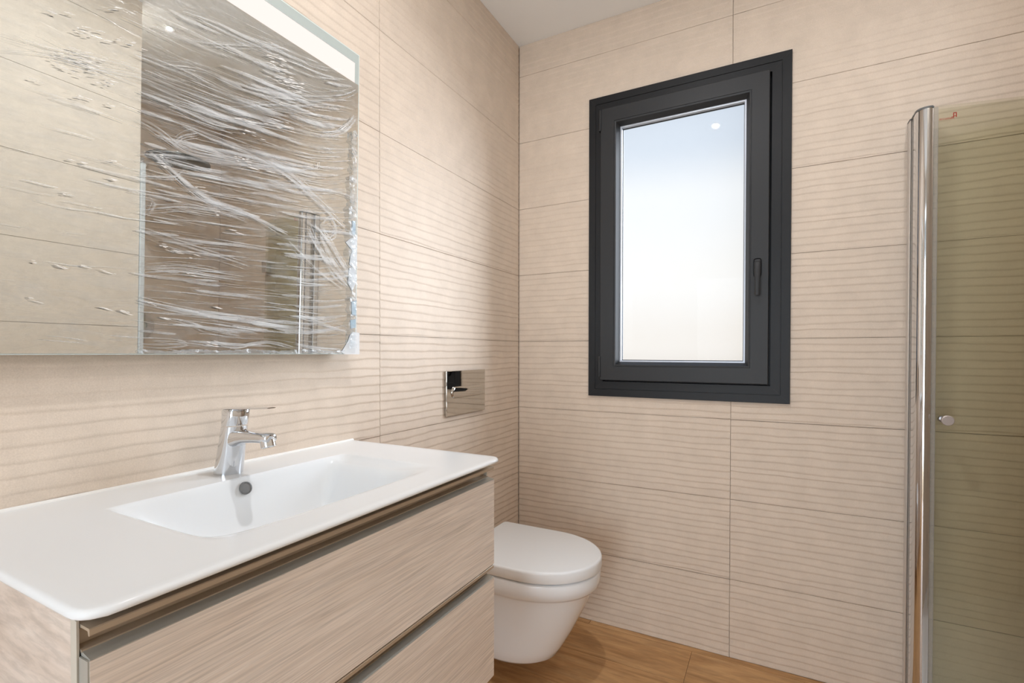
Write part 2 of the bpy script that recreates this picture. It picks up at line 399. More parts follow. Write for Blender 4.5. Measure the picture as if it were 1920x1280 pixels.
flat_tiles(wall_right, ((0.913, 1.813), (1.813, 2.713), (2.713, 3.25)), 'R')
flat_tiles(wall_right, ((RX + .001, SX),), 'E')
flat_tiles(wall_alcove, ((0.0, 0.9129),), 'A')
# floor planks ----------------------------------------------------
yb = -0.03; edges = [0.0, -0.03]
while yb > -1.25: yb -= 0.202; edges.append(yb)
offs = [0.35, 0.763, 0.15, 0.95, 0.5, 0.2, 0.8, 0.4]
for i in range(len(edges) - 1):
    ya, yb2 = edges[i], edges[i + 1]; xs = [0.0]; x = offs[i % 8]
    while x < SX: xs.append(x); x += 1.2
    xs.append(SX if ya > RY + .01 else RX)
    for a, b in zip(xs, xs[1:]):
        if b - a < .01: continue
        boxes('plank', [(a + .0008, b - .0008, yb2 + .0008, ya - .0008, -.006, 0.0)], FLOORM, floor)
fl = boxes('plank', [(0, RX, y - .202 + .0012, y, -.006, 0) for y in [edges[-1] - .202 * k for k in range(9)] if y - .2 > FY], FLOORM, floor); fl['kind'] = 'stuff'

# ---------------------------------------------------------------- window
win = thing('window_1', 'anthracite aluminium window with a frosted pane', 'window', (0.711, 0, WZ0)); win['kind'] = 'structure'
del win['category']
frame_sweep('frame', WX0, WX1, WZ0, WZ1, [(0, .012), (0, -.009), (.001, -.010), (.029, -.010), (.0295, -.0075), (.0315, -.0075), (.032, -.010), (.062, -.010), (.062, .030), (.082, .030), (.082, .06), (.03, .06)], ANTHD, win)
SXA, SXB, SZA, SZB = 0.393, 1.016, 1.029, 2.150
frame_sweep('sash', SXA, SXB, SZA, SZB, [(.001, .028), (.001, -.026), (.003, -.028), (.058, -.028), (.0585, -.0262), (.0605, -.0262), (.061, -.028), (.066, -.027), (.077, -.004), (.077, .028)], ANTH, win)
sash = [o for o in win.children if o.name.startswith('sash')][0]
frame_sweep('spacer', SXA + .0755, SXB - .0755, SZA + .0755, SZB - .0755, [(0, -.001), (.0075, -.001), (.0075, .017), (0, .017)], SILV, sash, 'silver spacer round the pane')
frame_sweep('gasket', SXA + .081, SXB - .081, SZA + .081, SZB - .081, [(0, .0145), (.0045, .0145), (.0045, .02), (0, .02)], BLACK, sash)
boxes('pane', [(SXA + .079, SXB - .079, .021, .025, SZA + .079, SZB - .079)], PANE, sash, label='frosted glass pane')
for z in (2.102, 1.085):
    h = boxes('hinge', [(.3865, .3970, -.033, -.004, z - .044, z + .044)], BLACK, win, .003)
cyl('hinge_pin', [(0, .0025), (.003, .0025)], ((.392, -.0295, 1.048), (0, -1, 0)), SILV, [o for o in win.children if o.name.startswith('hinge')][-1], 12)
def seam(par, a, b, y):
    (ax, az), (bx, bz) = a, b; dx, dz = bx - ax, bz - az; l = math.hypot(dx, dz); nx_, nz_ = -dz / l * .00035, dx / l * .00035
    q = [(ax + nx_, az + nz_), (bx + nx_, bz + nz_), (bx - nx_, bz - nz_), (ax - nx_, az - nz_)]
    mesh_obj('mitre_seam', [(x, y - .0002, z) for x, z in q] + [(x, y + .0004, z) for x, z in q], [(0, 1, 2, 3), (4, 5, 6, 7), (0, 1, 5, 4), (1, 2, 6, 5), (2, 3, 7, 6), (3, 0, 4, 7)], BLACK, par)
frm = [o for o in win.children if o.name.startswith('frame')][0]
for sx_, X in ((1, (WX0, SXA)), (-1, (WX1, SXB))):
    for sz_, Z in ((1, (WZ0, SZA)), (-1, (WZ1, SZB))):
        seam(frm, (X[0] + sx_ * .002, Z[0] + sz_ * .002), (X[0] + sx_ * .052, Z[0] + sz_ * .052), -.010)
        seam(sash, (X[1] + sx_ * .003, Z[1] + sz_ * .003), (X[1] + sx_ * .060, Z[1] + sz_ * .060), -.028)
hd = boxes('handle', [(.966, .992, -.036, -.0275, 1.415, 1.482)], ANTH, win, .008, 3)
cyl('handle_neck', [(0, .010), (.016, .009), (.02, .010)], ((.979, -.036, 1.452), (0, -1, 0)), ANTH, hd, 20)
loft('handle_lever', [[(.979 + sx * wx, -.052 + dy + sy * .0055, z) for sx, sy in ((-1, -.6), (-.6, -1), (.6, -1), (1, -.6), (1, .6), (.6, 1), (-.6, 1), (-1, .6))] for (z, wx, dy) in ((1.468, .006, .002), (1.464, .010, 0), (1.44, .0105, -.002), (1.40, .0085, -.003), (1.352, .0085, -.003), (1.348, .007, -.003))], ANTH, hd, auto=50)

# ---------------------------------------------------------------- vanity unit
CY0, CY1 = -1.786, -1.013
van = thing('vanity_cabinet', 'pale wood wall-hung vanity cabinet with two long drawers under the white washbasin', 'cabinet', (0, -1.4, .383))
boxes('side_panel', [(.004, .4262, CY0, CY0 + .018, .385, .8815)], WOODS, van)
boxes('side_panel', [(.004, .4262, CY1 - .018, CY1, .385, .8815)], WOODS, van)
for y in (CY0, CY1 - .0022):
    boxes('side_edge', [(.4263, .4385, y, y + .0022, .385, .8815)], SIDEB, van, label='pale grey edge strip')
boxes('bottom_panel', [(.004, .434, CY0 + .018, CY1 - .018, .385, .403)], WOODS, van)
boxes('gap_shade_sheet', [(.395, .400, CY0 + .018, CY1 - .018, .403, .8815)], GAPSHADE, van, label='black sheet painted as the shade behind the handle rail')  # black sheet puts the shade of the gap into colour
def rail(z):
    # champagne handle rail: front lip, recess, lower lip
    pr = [(.4385, z), (.456, z), (.4572, z - .001), (.4572, z - .0065), (.456, z - .0075), (.4550, z - .0072), (.4535, z - .003), (.4400, z - .003), (.4300, z - .008), (.4300, z - .023), (.4410, z - .025), (.4410, z - .0275), (.4270, z - .0275), (.4270, z - .001)]
    return extrude('handle_rail', pr, 'y', CY0 + .003, CY1 - .001, CHAMP, van, label='champagne metal handle rail')
rail(.8775); rail(.6465)
def drawer(zt, zb):
    # front with a top edge bevelled backwards
    pr = [(.4395, zb), (.4575, zb), (.4575, zt), (.4568, zt + .0006), (.4395, zt + .009 - .0006), (.4395, zt + .008)]
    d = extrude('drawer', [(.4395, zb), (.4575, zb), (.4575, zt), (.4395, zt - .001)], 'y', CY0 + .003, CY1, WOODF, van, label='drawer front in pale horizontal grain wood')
    extrude('edge_profile', [(.4395, zt - .0008), (.4572, zt + .0002), (.4572, zt + .0010), (.4370, zt + .0052), (.4300, zt + .0052), (.4300, zt + .0040), (.4370, zt + .0040)], 'y', CY0 + .0035, CY1, EDGE, d, label='grey metal top edge')
    boxes('end_strip', [(.4395, .4570, CY0 + .0015, CY0 + .003, zb, zt)], EDGE, d, label='pale end edge')
drawer(.8465, .6495); drawer(.6165, .386)

# ---------------------------------------------------------------- washbasin
BX1, BY0, BY1, BZ = .477, -1.797, -1.005, .900
basin = thing('washbasin', 'white ceramic washbasin with long shallow bowl on top of the vanity cabinet', 'washbasin', (0, -1.4, .88))
def fs(t): t = max(0., min(1., t)); return 1 - (1 - t) ** 2.2
def fr(d): return .16 * fs(d / .045) + .84 * sm((d - .030) / .065)
def sm(t): t = max(0., min(1., t)); return t * t * (3 - 2 * t)
def bowl(x, y):
    f = fs((x - .122) / .042) * sm((.412 - x) / .12) * fs((y + 1.632) / .17) * fr(-1.155 - y)
    f2 = f ** 1.08
    return .098 * f2
def sm(t): t = max(0., min(1., t)); return t * t * (3 - 2 * t)
def lin(a, b, n): return [a + (b - a) * i / n for i in range(n + 1)]
R = .0065
xs = [.001] + lin(.02, .115, 5) + lin(.118, .172, 22)[0:] + lin(.18, .33, 22) + lin(.335, .42, 24) + lin(.43, BX1 - R, 5)
ys = lin(BY0 + R, -1.66, 8) + lin(-1.652, -1.47, 52) + lin(-1.465, -1.27, 22) + lin(-1.264, -1.15, 36) + lin(-1.14, BY1 - R, 8)
vs = []; fc = []
nx, ny = len(xs), len(ys)
def roundc(x, y):   # rounded front corners
    rc = .022; cx_ = BX1 - R - rc
    for cy_, s in ((BY0 + R + rc, -1), (BY1 - R - rc, 1)):
        if x > cx_ and (y - cy_) * s > 0:
            dx, dy = x - cx_, y - cy_; m = max(abs(dx), abs(dy)); l = math.hypot(dx, dy)
            if l > 1e-9: return cx_ + dx * m / l, cy_ + dy * m / l
    return x, y
for x in xs:
    for y in ys:
        X, Y = roundc(x, y); vs.append((X, Y, BZ - bowl(x, y)))
for i in range(nx - 1):
    for j in range(ny - 1):
        p = i * ny + j; fc.append((p, p + ny, p + ny + 1, p + 1))
# outer edge loop: start back-left, go along left side, front, right side
loop = [i * ny for i in range(nx)] + [(nx - 1) * ny + j for j in range(1, ny)] + [i * ny + ny - 1 for i in range(nx - 2, -1, -1)]
def nrm(k):
    p = Vector(vs[loop[k]]); a = Vector(vs[loop[max(k - 1, 0)]]); b = Vector(vs[loop[min(k + 1, len(loop) - 1)]]); t = (b - a).normalized()
    return Vector((t.y, -t.x, 0))
prev = loop; N0 = [nrm(k) for k in range(len(loop))]
if N0[len(loop) // 2].x < 0: N0 = [-n for n in N0]
base0 = [Vector(vs[i]) for i in loop]
for ang, out, dz in ((22, 0, 0), (45, 0, 0), (68, 0, 0), (90, 0, 0), (100, -.001, -.002), (110, -.004, -.0035), (111, -.03, -.004)):
    a = radians(min(ang, 90)); cur = []
    for k, bp in enumerate(base0):
        p = bp + N0[k] * (R * sin(a) + out) + Vector((0, 0, -(R * (1 - cos(a))) + dz)); cur.append(len(vs)); vs.append(tuple(p))
    for k in range(len(loop) - 1): fc.append((prev[k], prev[k + 1], cur[k + 1], cur[k]))
    prev = cur
bb = mesh_obj('basin_body', vs, fc, CERAM, basin, True, None, 60)
extrude('sealant_bead', [(.0005, BZ - .001), (.0045, BZ - .001), (.0035, BZ + .0015), (.0005, BZ + .004)], 'y', BY0 + .004, BY1 - .002, WHITEP, basin, label='thin white sealant line along the wall')
od = Vector((.95, 0, .30)).normalized(); oc = Vector((.1305, -1.408, .8795))
oo = cyl('overflow_hole', [(-.002, .0125), (.0012, .0120), (.0016, .0105), (.0002, .0095)], (oc, od), OVERF, basin, 28, label='round grey overflow hole')
cyl('drain_cover', [(0, .031), (.003, .031), (.004, .028)], ((.26, -1.405, .8025), (0, 0, 1)), CHROME, basin, 28)

# tap ---------------------------------------------------------------
tap = thing('basin_mixer_tap', 'chrome single-lever mixer tap standing on the back ledge of the washbasin', 'tap', (.062, -1.4, BZ))
TY = -1.400
def er(cx, cz, rx, ry, tilt=0, n=32, sq=2.0):
    out = []
    for i in range(n):
        a = 2 * pi * i / n; c, s = cos(a), sin(a)
        x = rx * abs(c) ** (2 / sq) * (1 if c > 0 else -1); y = ry * abs(s) ** (2 / sq) * (1 if s > 0 else -1)
        out.append((cx + x, TY + y, cz + x * tilt))
    return out
loft('tap_body', [er(.062, BZ, .0265, .0265), er(.062, BZ + .002, .0265, .0265), er(.068, .925, .0256, .0256), er(.0745, .955, .0247, .0249), er(.080, .980, .0240, .0243), er(.083, .9955, .0236, .0240, .05)], CHROME, tap, auto=40)
# spout: rounded rectangle sections along x, swelling out of the body
def sec(x, zc, hw, hh, n=24, sq=3.0):
    out = []
    for i in range(n):
        a = 2 * pi * i / n; c, s = cos(a), sin(a)
        out.append((x, TY + hw * abs(c) ** (2 / sq) * (1 if c > 0 else -1), zc + hh * abs(s) ** (2 / sq) * (1 if s > 0 else -1)))
    return out
loft('spout', [sec(.078, .970, .021, .019), sec(.096, .973, .020, .0175), sec(.110, .976, .0180, .0145), sec(.125, .978, .0165, .0120), sec(.155, .979, .0150, .0103), sec(.180, .980, .0145, .0098), sec(.192, .980, .0135, .0092), sec(.197, .980, .010, .007)], CHROME, tap, auto=60)
ad = Vector((.30, 0, -1)).normalized()
cyl('aerator', [(0, .0130), (.006, .0136), (.0165, .0136), (.0172, .0115), (.0150, .0095)], (Vector((.183, TY, .979)), ad), CHROME, tap, 28)
lv = loft('handle_cap', [er(.083, .9975, .0233, .0237, .05), er(.084, 1.001, .0236, .0239, .04), er(.0865, 1.015, .0232, .0236, .02, sq=2.3), er(.088, 1.0275, .0225, .0228, .02, sq=2.8), er(.088, 1.0305, .0205, .0210, .02, sq=2.8)], CHROME, tap, auto=45)
loft('handle_lever', [[(x, TY - w, z), (x, TY - w * .5, z + t), (x, TY + w * .5, z + t), (x, TY + w, z), (x, TY + w * .6, z - t), (x, TY - w * .6, z - t)] for x, w, z, t in ((.066, .014, 1.0300, .0015), (.078, .0210, 1.0305, .0022), (.105, .0195, 1.0318, .0024), (.14, .0165, 1.0338, .0020), (.185, .0140, 1.0368, .0016), (.196, .010, 1.0376, .001))], CHROME, lv, auto=30)

# ---------------------------------------------------------------- toilet
toi = thing('wall_hung_toilet', 'white wall-hung toilet with closed flat lid in the corner beyond the vanity', 'toilet', (0, -.447, .09))
TC = -.448
def dring(xb, xm, xf, hw, z, n=40, p=2.0, cr=.012):
    """D outline: straight back at xb, straight sides to xm, elliptic front to xf"""
    pts = []
    for i in range(n + 1):
        a = -pi / 2 + pi * i / n; c, s = cos(a), sin(a)
        pts.append((xm + (xf - xm) * abs(c) ** (2 / p), TC + hw * (1 if s > 0 else -1) * abs(s) ** (2 / p), z))
    pts.append((xb + cr, TC + hw, z)); pts.append((xb + cr * .3, TC + hw - cr * .3, z)); pts.append((xb, TC + hw - cr, z))
    pts.append((xb, TC - hw + cr, z)); pts.append((xb + cr * .3, TC - hw + cr * .3, z)); pts.append((xb + cr, TC - hw, z))
    return pts
body = loft('bowl', [dring(.002, .20, .315, .088, .088), dring(.002, .20, .352, .104, .092), dring(.002, .20, .375, .116, .105), dring(.002, .205, .398, .128, .14), dring(.002, .22, .432, .143, .20), dring(.002, .24, .462, .155, .26), dring(.002, .26, .490, .166, .32), dring(.002, .27, .503, .171, .348), dring(.002, .275, .507, .173, .354), dring(.002, .28, .513, .177, .3565), dring(.002, .30, .522, .184, .368), dring(.002, .31, .526, .1875, .385), dring(.002, .31, .527, .188, .412), dring(.002, .31, .525, .186, .4165), dring(.002, .31, .520, .182, .418)], TOIM, toi, auto=70)
seat = loft('seat', [dring(.085, .31, .519, .181, .4195), dring(.085, .31, .521, .183, .4205), dring(.085, .31, .521, .183, .427)], LIDM, toi, auto=50)
lid = loft('lid', [dring(.070, .315, .526, .186, .4275), dring(.070, .315, .530, .189, .4235), dring(.070, .315, .531, .190, .426), dring(.070, .315, .531, .190, .452), dring(.071, .315, .5298, .189, .4565), dring(.073, .315, .527, .1865, .459), dring(.078, .315, .521, .181, .4602)], LIDM, toi, auto=60)
boxes('seat_hinge', [(.035, .072, TC - .10, TC + .10, .418, .440)], LIDM, toi, .006)

# flush plate ------------------------------------------------------
fp = thing('flush_plate', 'polished steel flush plate on the wall above the toilet', 'flush plate', (0, -.4465, .915))
boxes('plate', [(.002, .011, -.577, -.316, .915, 1.077)], PLATE, fp, .0015)
def stadium(x, y0, y1, z0, z1, n=12, r=None):
    r = (z1 - z0) / 2 if r is None else r; pts = []
    for (cy_, cz_, a0) in ((y1 - r, z1 - r, 0), (y0 + r, z1 - r, 90), (y0 + r, z0 + r, 180), (y1 - r, z0 + r, 270)):
        for i in range(n // 2 + 1):
            a = radians(a0 + 90 * i / (n // 2)); pts.append((x, cy_ + r * cos(a), cz_ + r * sin(a)))
    return pts
loft('flush_button', [stadium(.010, -.550, -.340, .977, 1.019), stadium(.0135, -.550, -.340, .977, 1.019), stadium(.0165, -.547, -.343, .980, 1.016), stadium(.0170, -.542, -.348, .985, 1.011)], PLATE, fp, auto=50, label='raised oblong flush button')

# ---------------------------------------------------------------- shower door (folded inward)
dr = thing('shower_door', 'green-tinted glass folding shower door with chrome pillar, folded back against the window wall', 'shower door', (1.43, -.05, 0))
ZT = 1.88; ZB0 = .055
extrude('wall_profile', [(1.409, -.003), (1.4095, -.028), (1.412, -.030), (1.414, -.012), (1.424, -.012), (1.4255, -.032), (1.428, -.032), (1.430, -.003)], 'z', ZB0, ZT, BRUSH, dr, label='slim aluminium wall channel')
extrude('seal_strip', [(1.413, -.030), (1.4115, -.056), (1.4135, -.058), (1.4165, -.054), (1.4195, -.058), (1.4235, -.054), (1.4255, -.030)], 'z', ZB0, ZT - .002, CLEAR, dr, label='clear ribbed seal strip')
# bulging pivot pillar
arc = [(1.4125, -.058)]
for i in range(15):
    a = radians(180 + 100 * i / 14); arc.append((1.4375 + .0255 * cos(a), -.082 + .0300 * sin(a)))
arc += [(1.4475, -.110), (1.4475, -.104), (1.4510, -.104), (1.4510, -.084), (1.4470, -.080), (1.4470, -.060)]
pil = extrude('pivot_pillar', arc, 'z', ZB0, ZT - .002, CHROME, dr, 50, label='rounded chrome pivot pillar')
extrude('end_cap', [(x + (.0012 if x > 1.43 else -.0012), y + (.001 if y > -.07 else -.0012)) for x, y in arc], 'z', ZT - .002, ZT + .003, GREYP, pil, label='grey plastic end cap')
extrude('end_cap', [(1.408, -.002), (1.408, -.031), (1.4115, -.036), (1.4105, -.060), (1.4165, -.062), (1.430, -.034), (1.431, -.002)], 'z', ZT, ZT + .003, GREYP, [o for o in dr.children if o.name.startswith('wall_profile')][0], label='grey plastic end cap')
extrude('glass_seal', [(1.4515, -.1055), (1.4515, -.0990), (1.4625, -.0975), (1.4625, -.1040)], 'z', ZB0, ZT - .001, CLEAR, dr, label='milky edge seal beside the glass')
def glass_slab(name, p0, p1, th, z0, z1):
    p0, p1 = Vector(p0), Vector(p1); d = (p1 - p0).normalized(); nrm_ = Vector((d.y, -d.x)) * th / 2
    pr = [p0 + nrm_, p1 + nrm_, p1 - nrm_, p0 - nrm_]
    return extrude(name, [tuple(p) for p in pr], 'z', z0, z1, GLASS, dr, label='green-tinted glass leaf')
gA = glass_slab('glass_panel', (1.4535, -.1020), (1.850, -.026), .006, ZB0 + .012, ZT)
gB = glass_slab('glass_panel', (1.466, -.0835), (1.846, -.0135), .006, ZB0 + .012, ZT - .002)
for z in (1.60, .40):
    boxes('hinge', [(1.825, 1.872, -.040, -.006, z - .035, z + .035)], CHROME, dr, .003)
kn = cyl('knob', [(0, .0085), (.012, .0085), (.0125, .0075), (.018, .0075), (.0185, .0115), (.022, .0122), (.030, .0145), (.038, .0152), (.0395, .0135)], ((1.482, -.100, .9455), (.05, -1, 0)), KNOBM, dr, 28, label='round satin door knob')
cyl('knob_collar', [(0, .0100), (.010, .0100)], ((1.480, -.092, .9455), (.05, -1, 0)), CHROME, kn, 24)
# red maker's mark printed on the glass
tcv = bpy.data.curves.new('maker_mark', 'FONT'); tcv.body = 'accumen'; tcv.size = .0105; tcv.extrude = .0001; tcv.materials.append(RED)
to = bpy.data.objects.new('maker_mark', tcv); COL.objects.link(to)
ang = math.atan2(-.026 + .102, 1.850 - 1.4535)
to.matrix_world = Matrix.Translation((1.4640, -.1042, 1.8375)) @ Matrix.Rotation(ang, 4, 'Z') @ Matrix.Rotation(radians(90), 4, 'X')
bpy.context.view_layer.update()
dg = bpy.context.evaluated_depsgraph_get(); tm = bpy.data.meshes.new_from_object(to.evaluated_get(dg)); mw = to.matrix_world.copy(); tm.transform(mw)
bpy.data.objects.remove(to); t2 = bpy.data.objects.new('maker_mark', tm); COL.objects.link(t2); adopt(t2, gA); t2['label'] = 'small red printed name'
def gpt(s, z, off=-.0042):  # point on the front face of the front leaf
    return (1.4535 + s * cos(ang), -.102 + s * sin(ang) + off, z)
def gquad(pts): return [gpt(s, z) for s, z in pts]
vsq = []; fq = []
for (s0, s1, z0, z1) in ((.045, .0475, 1.842, 1.8555), (.0515, .0540, 1.842, 1.8555), (.045, .054, 1.8535, 1.8560), (.0475, .0515, 1.8445, 1.8465), (.0405, .0455, 1.842, 1.844)):
    b0 = len(vsq); vsq += gquad([(s0, z0), (s1, z0), (s1, z1), (s0, z1)]); vsq += [(x, y - .0002, z) for x, y, z in vsq[b0:b0 + 4]]
    fq += [(b0, b0 + 1, b0 + 2, b0 + 3), (b0 + 4, b0 + 5, b0 + 6, b0 + 7)] + [(b0 + i, b0 + (i + 1) % 4, b0 + 4 + (i + 1) % 4, b0 + 4 + i) for i in range(4)]
mesh_obj('maker_emblem', vsq, fq, RED, gA, label='small red square emblem')
# far jamb channel on the end of the right-hand wall
jam = extrude('door_jamb_channel', [(1.409, -.912), (1.409, -.899), (1.411, -.896), (1.437, -.896), (1.439, -.899), (1.439, -.912)], 'z', ZB0, ZT, JAMB)
tagk(jam, 'bright aluminium door jamb channel on the tiled wall end, seen in the mirror', 'channel')
tray = boxes('shower_tray', [(1.45, SX - .001, RY + .001, -.003, .0, .05)], TRAYM, None, .006); tagk(tray, 'low white shower tray behind the glass door', 'shower tray')
# shower head and valve, seen in the mirror
sh = thing('rain_shower', 'round dark rain shower head on a wall arm, seen in the mirror', 'shower head', (2.0, -.47, 2.11))
cyl('head_disc', [(0, .02), (.006, .10), (.008, .150), (.014, .150), (.016, .145)], ((1.98, -.47, 2.128), (0, 0, -1)), HEADM, sh, 40)
cyl('arm', [(0, .028), (.008, .028), (.009, .011), (.38, .011)], ((2.366, -.47, 2.163), (-1, 0, 0)), CHROME, sh, 20)
cyl('arm_drop', [(0, .011), (.045, .011)], ((1.99, -.47, 2.168), (0, 0, -1)), CHROME, sh, 20)
va = thing('shower_valve', 'round chrome shower valve on the alcove wall, seen at the mirror\'s lower edge', 'shower valve', (2.366, -.47, 1.21))
cyl('rose', [(0, .078), (.006, .078), (.009, .074)], ((2.368, -.47, 1.212), (-1, 0, 0)), CHROME, va, 40)
cyl('dial', [(0, .026), (.035, .024), (.04, .020)], ((2.360, -.47, 1.212), (-1, 0, 0)), CHROME, va, 28)
boxes('lever', [(2.318, 2.334, -.478, -.462, 1.140, 1.215)], CHROME, va, .003)

# ---------------------------------------------------------------- mirror
MY0, MY1, MZ0, MZ1 = -1.836, -1.034, 1.138, 1.932; TILT = radians(1.15); MX = .040
def mp(y, z, off=0.0):   # point on the leaning mirror face
    h = z - MZ0; return (MX + off * cos(TILT) + h * sin(TILT), y, MZ0 + h * cos(TILT) - off * sin(TILT))
mir = thing('led_mirror', 'large square mirror with a light strip along its top, still wrapped in cling film', 'mirror', (0, -1.435, MZ0))
def slab(name, y0, y1, z0, z1, o0, o1, mat, parent, label=None):
    vs = [mp(y, z, o) for o in (o0, o1) for y, z in ((y0, z0), (y1, z0), (y1, z1), (y0, z1))]
    return mesh_obj(name, vs, [(0, 1, 2, 3), (4, 5, 6, 7), (0, 1, 5, 4), (1, 2, 6, 5), (2, 3, 7, 6), (3, 0, 4, 7)], mat, parent, label=label)
slab('glass_edge', MY0, MY1, MZ0, MZ1, -.006, -.0008, MEDGE, mir, 'pale green ground glass edge')
vb = [(0.003, MY0 + .02, MZ0 + .012), (0.003, MY1 - .02, MZ0 + .012), (0.003, MY1 - .02, MZ1 - .012), (0.003, MY0 + .02, MZ1 - .012)] + [mp(y, z, -.006) for y, z in ((MY0 + .02, MZ0 + .012), (MY1 - .02, MZ0 + .012), (MY1 - .02, MZ1 - .012), (MY0 + .02, MZ1 - .012))]
mesh_obj('mirror_casing', vb, [(0, 1, 2, 3), (4, 5, 6, 7), (0, 1, 5, 4), (1, 2, 6, 5), (2, 3, 7, 6), (3, 0, 4, 7)], MBODY, mir)
LZ0, LZ1 = 1.852, 1.9035; LY1 = -1.0505; LY0 = -1.819
slab('mirror_glass', MY0 + .003, MY1 - .003, MZ0 + .002, LZ0, -.0008, 0, MIRR, mir)
slab('light_strip', LY0, LY1, LZ0, LZ1, -.0008, 0, LED, mir, 'glowing white light strip')
vs = []; fcs = []
for (y0, y1, z0, z1) in ((MY0 + .003, MY1 - .003, LZ1, MZ1 - .003), (LY1, MY1 - .003, LZ0, LZ1), (MY0 + .003, LY0, LZ0, LZ1)):
    b = len(vs); vs += [mp(y, z, o) for o in (-.0008, 0) for y, z in ((y0, z0), (y1, z0), (y1, z1), (y0, z1))]
    fcs += [tuple(b + i for i in f) for f in ((0, 1, 2, 3), (4, 5, 6, 7), (0, 1, 5, 4), (1, 2, 6, 5), (2, 3, 7, 6), (3, 0, 4, 7))]
mesh_obj('mirror_border', vs, fcs, MBORD, mir, label='silvery border round the light strip')

# ---------------------------------------------------------------- cling film over the mirror
film = thing('cling_film', 'crinkled clear cling film stretched over the mirror, torn along its right edge', 'cling film', (MX, -1.435, MZ0))
def onplane(px, py, off):
    """where the sight line of a photo pixel meets the mirror face: used once to lay the creases out on that face"""
    d = FW + RT * ((px - 960) / FPX) - UP * ((py - CYP) / FPX)
    n = Vector((cos(TILT), 0, -sin(TILT))); p0 = Vector(mp(0, MZ0, off))
    return CAM + d * ((p0 - CAM).dot(n) / d.dot(n))
ny_, nz_ = 150, 110; vs = []; fcs = []
for i in range(ny_ + 1):
    for j in range(nz_ + 1):
        y = MY0 + .004 + (MY1 - MY0 - .010) * i / ny_; z = MZ0 + .002 + (LZ0 - .004 - MZ0) * j / nz_
        a = y * 3.2 - z * .9; b = z * 15 + y * 3.5
        h = .0035 + .0011 * noise.noise(Vector((a, b, 3))) + .0006 * noise.noise(Vector((a * 3, b * 2.4, 8)))
        vs.append(mp(y, z, h))
for i in range(ny_):
    for j in range(nz_):
        p = i * (nz_ + 1) + j; fcs.append((p, p + nz_ + 1, p + nz_ + 2, p + 1))
mesh_obj('film_sheet', vs, fcs, FILM, film, True)
rnd = random.Random(11)
def catmull(pts, n=10):
    out = []; P = [pts[0]] + list(pts) + [pts[-1]]
    for i in range(1, len(P) - 2):
        for k in range(n):
            t = k / n; t2, t3 = t * t, t * t * t
            out.append(tuple(.5 * (2 * P[i][c] + (P[i + 1][c] - P[i - 1][c]) * t + (2 * P[i - 1][c] - 5 * P[i][c] + 4 * P[i + 1][c] - P[i + 2][c]) * t2 + (3 * P[i][c] - P[i - 1][c] - 3 * P[i + 1][c] + P[i + 2][c]) * t3) for c in range(2)))
    out.append(tuple(pts[-1])); return out
def strand(V, F, pts, w, off=.0055, fine=8):
    """raised tapering ribbon along photo points; w = width in photo pixels"""
    P = catmull(pts, fine); n = len(P); b0 = len(V)
    for k, (x, y) in enumerate(P):
        a = P[max(k - 1, 0)]; c = P[min(k + 1, n - 1)]; dx, dy = c[0] - a[0], c[1] - a[1]; l = math.hypot(dx, dy) or 1
        t = k / (n - 1); ww = w * (sin(pi * min(1, max(0, t))) ** .5 * .9 + .08) * (.8 + .35 * rnd.random())
        nx_, ny2 = -dy / l * ww / 2, dx / l * ww / 2
        V.append(tuple(onplane(x + nx_, y + ny2, off))); V.append(tuple(onplane(x, y, off + .00025 + w * .00004))); V.append(tuple(onplane(x - nx_, y - ny2, off)))
        if k:
            q = b0 + 3 * k; F.append((q - 3, q, q + 1, q - 2)); F.append((q - 2, q + 1, q + 2, q - 1))
V1, F1, V2, F2 = [], [], [], []
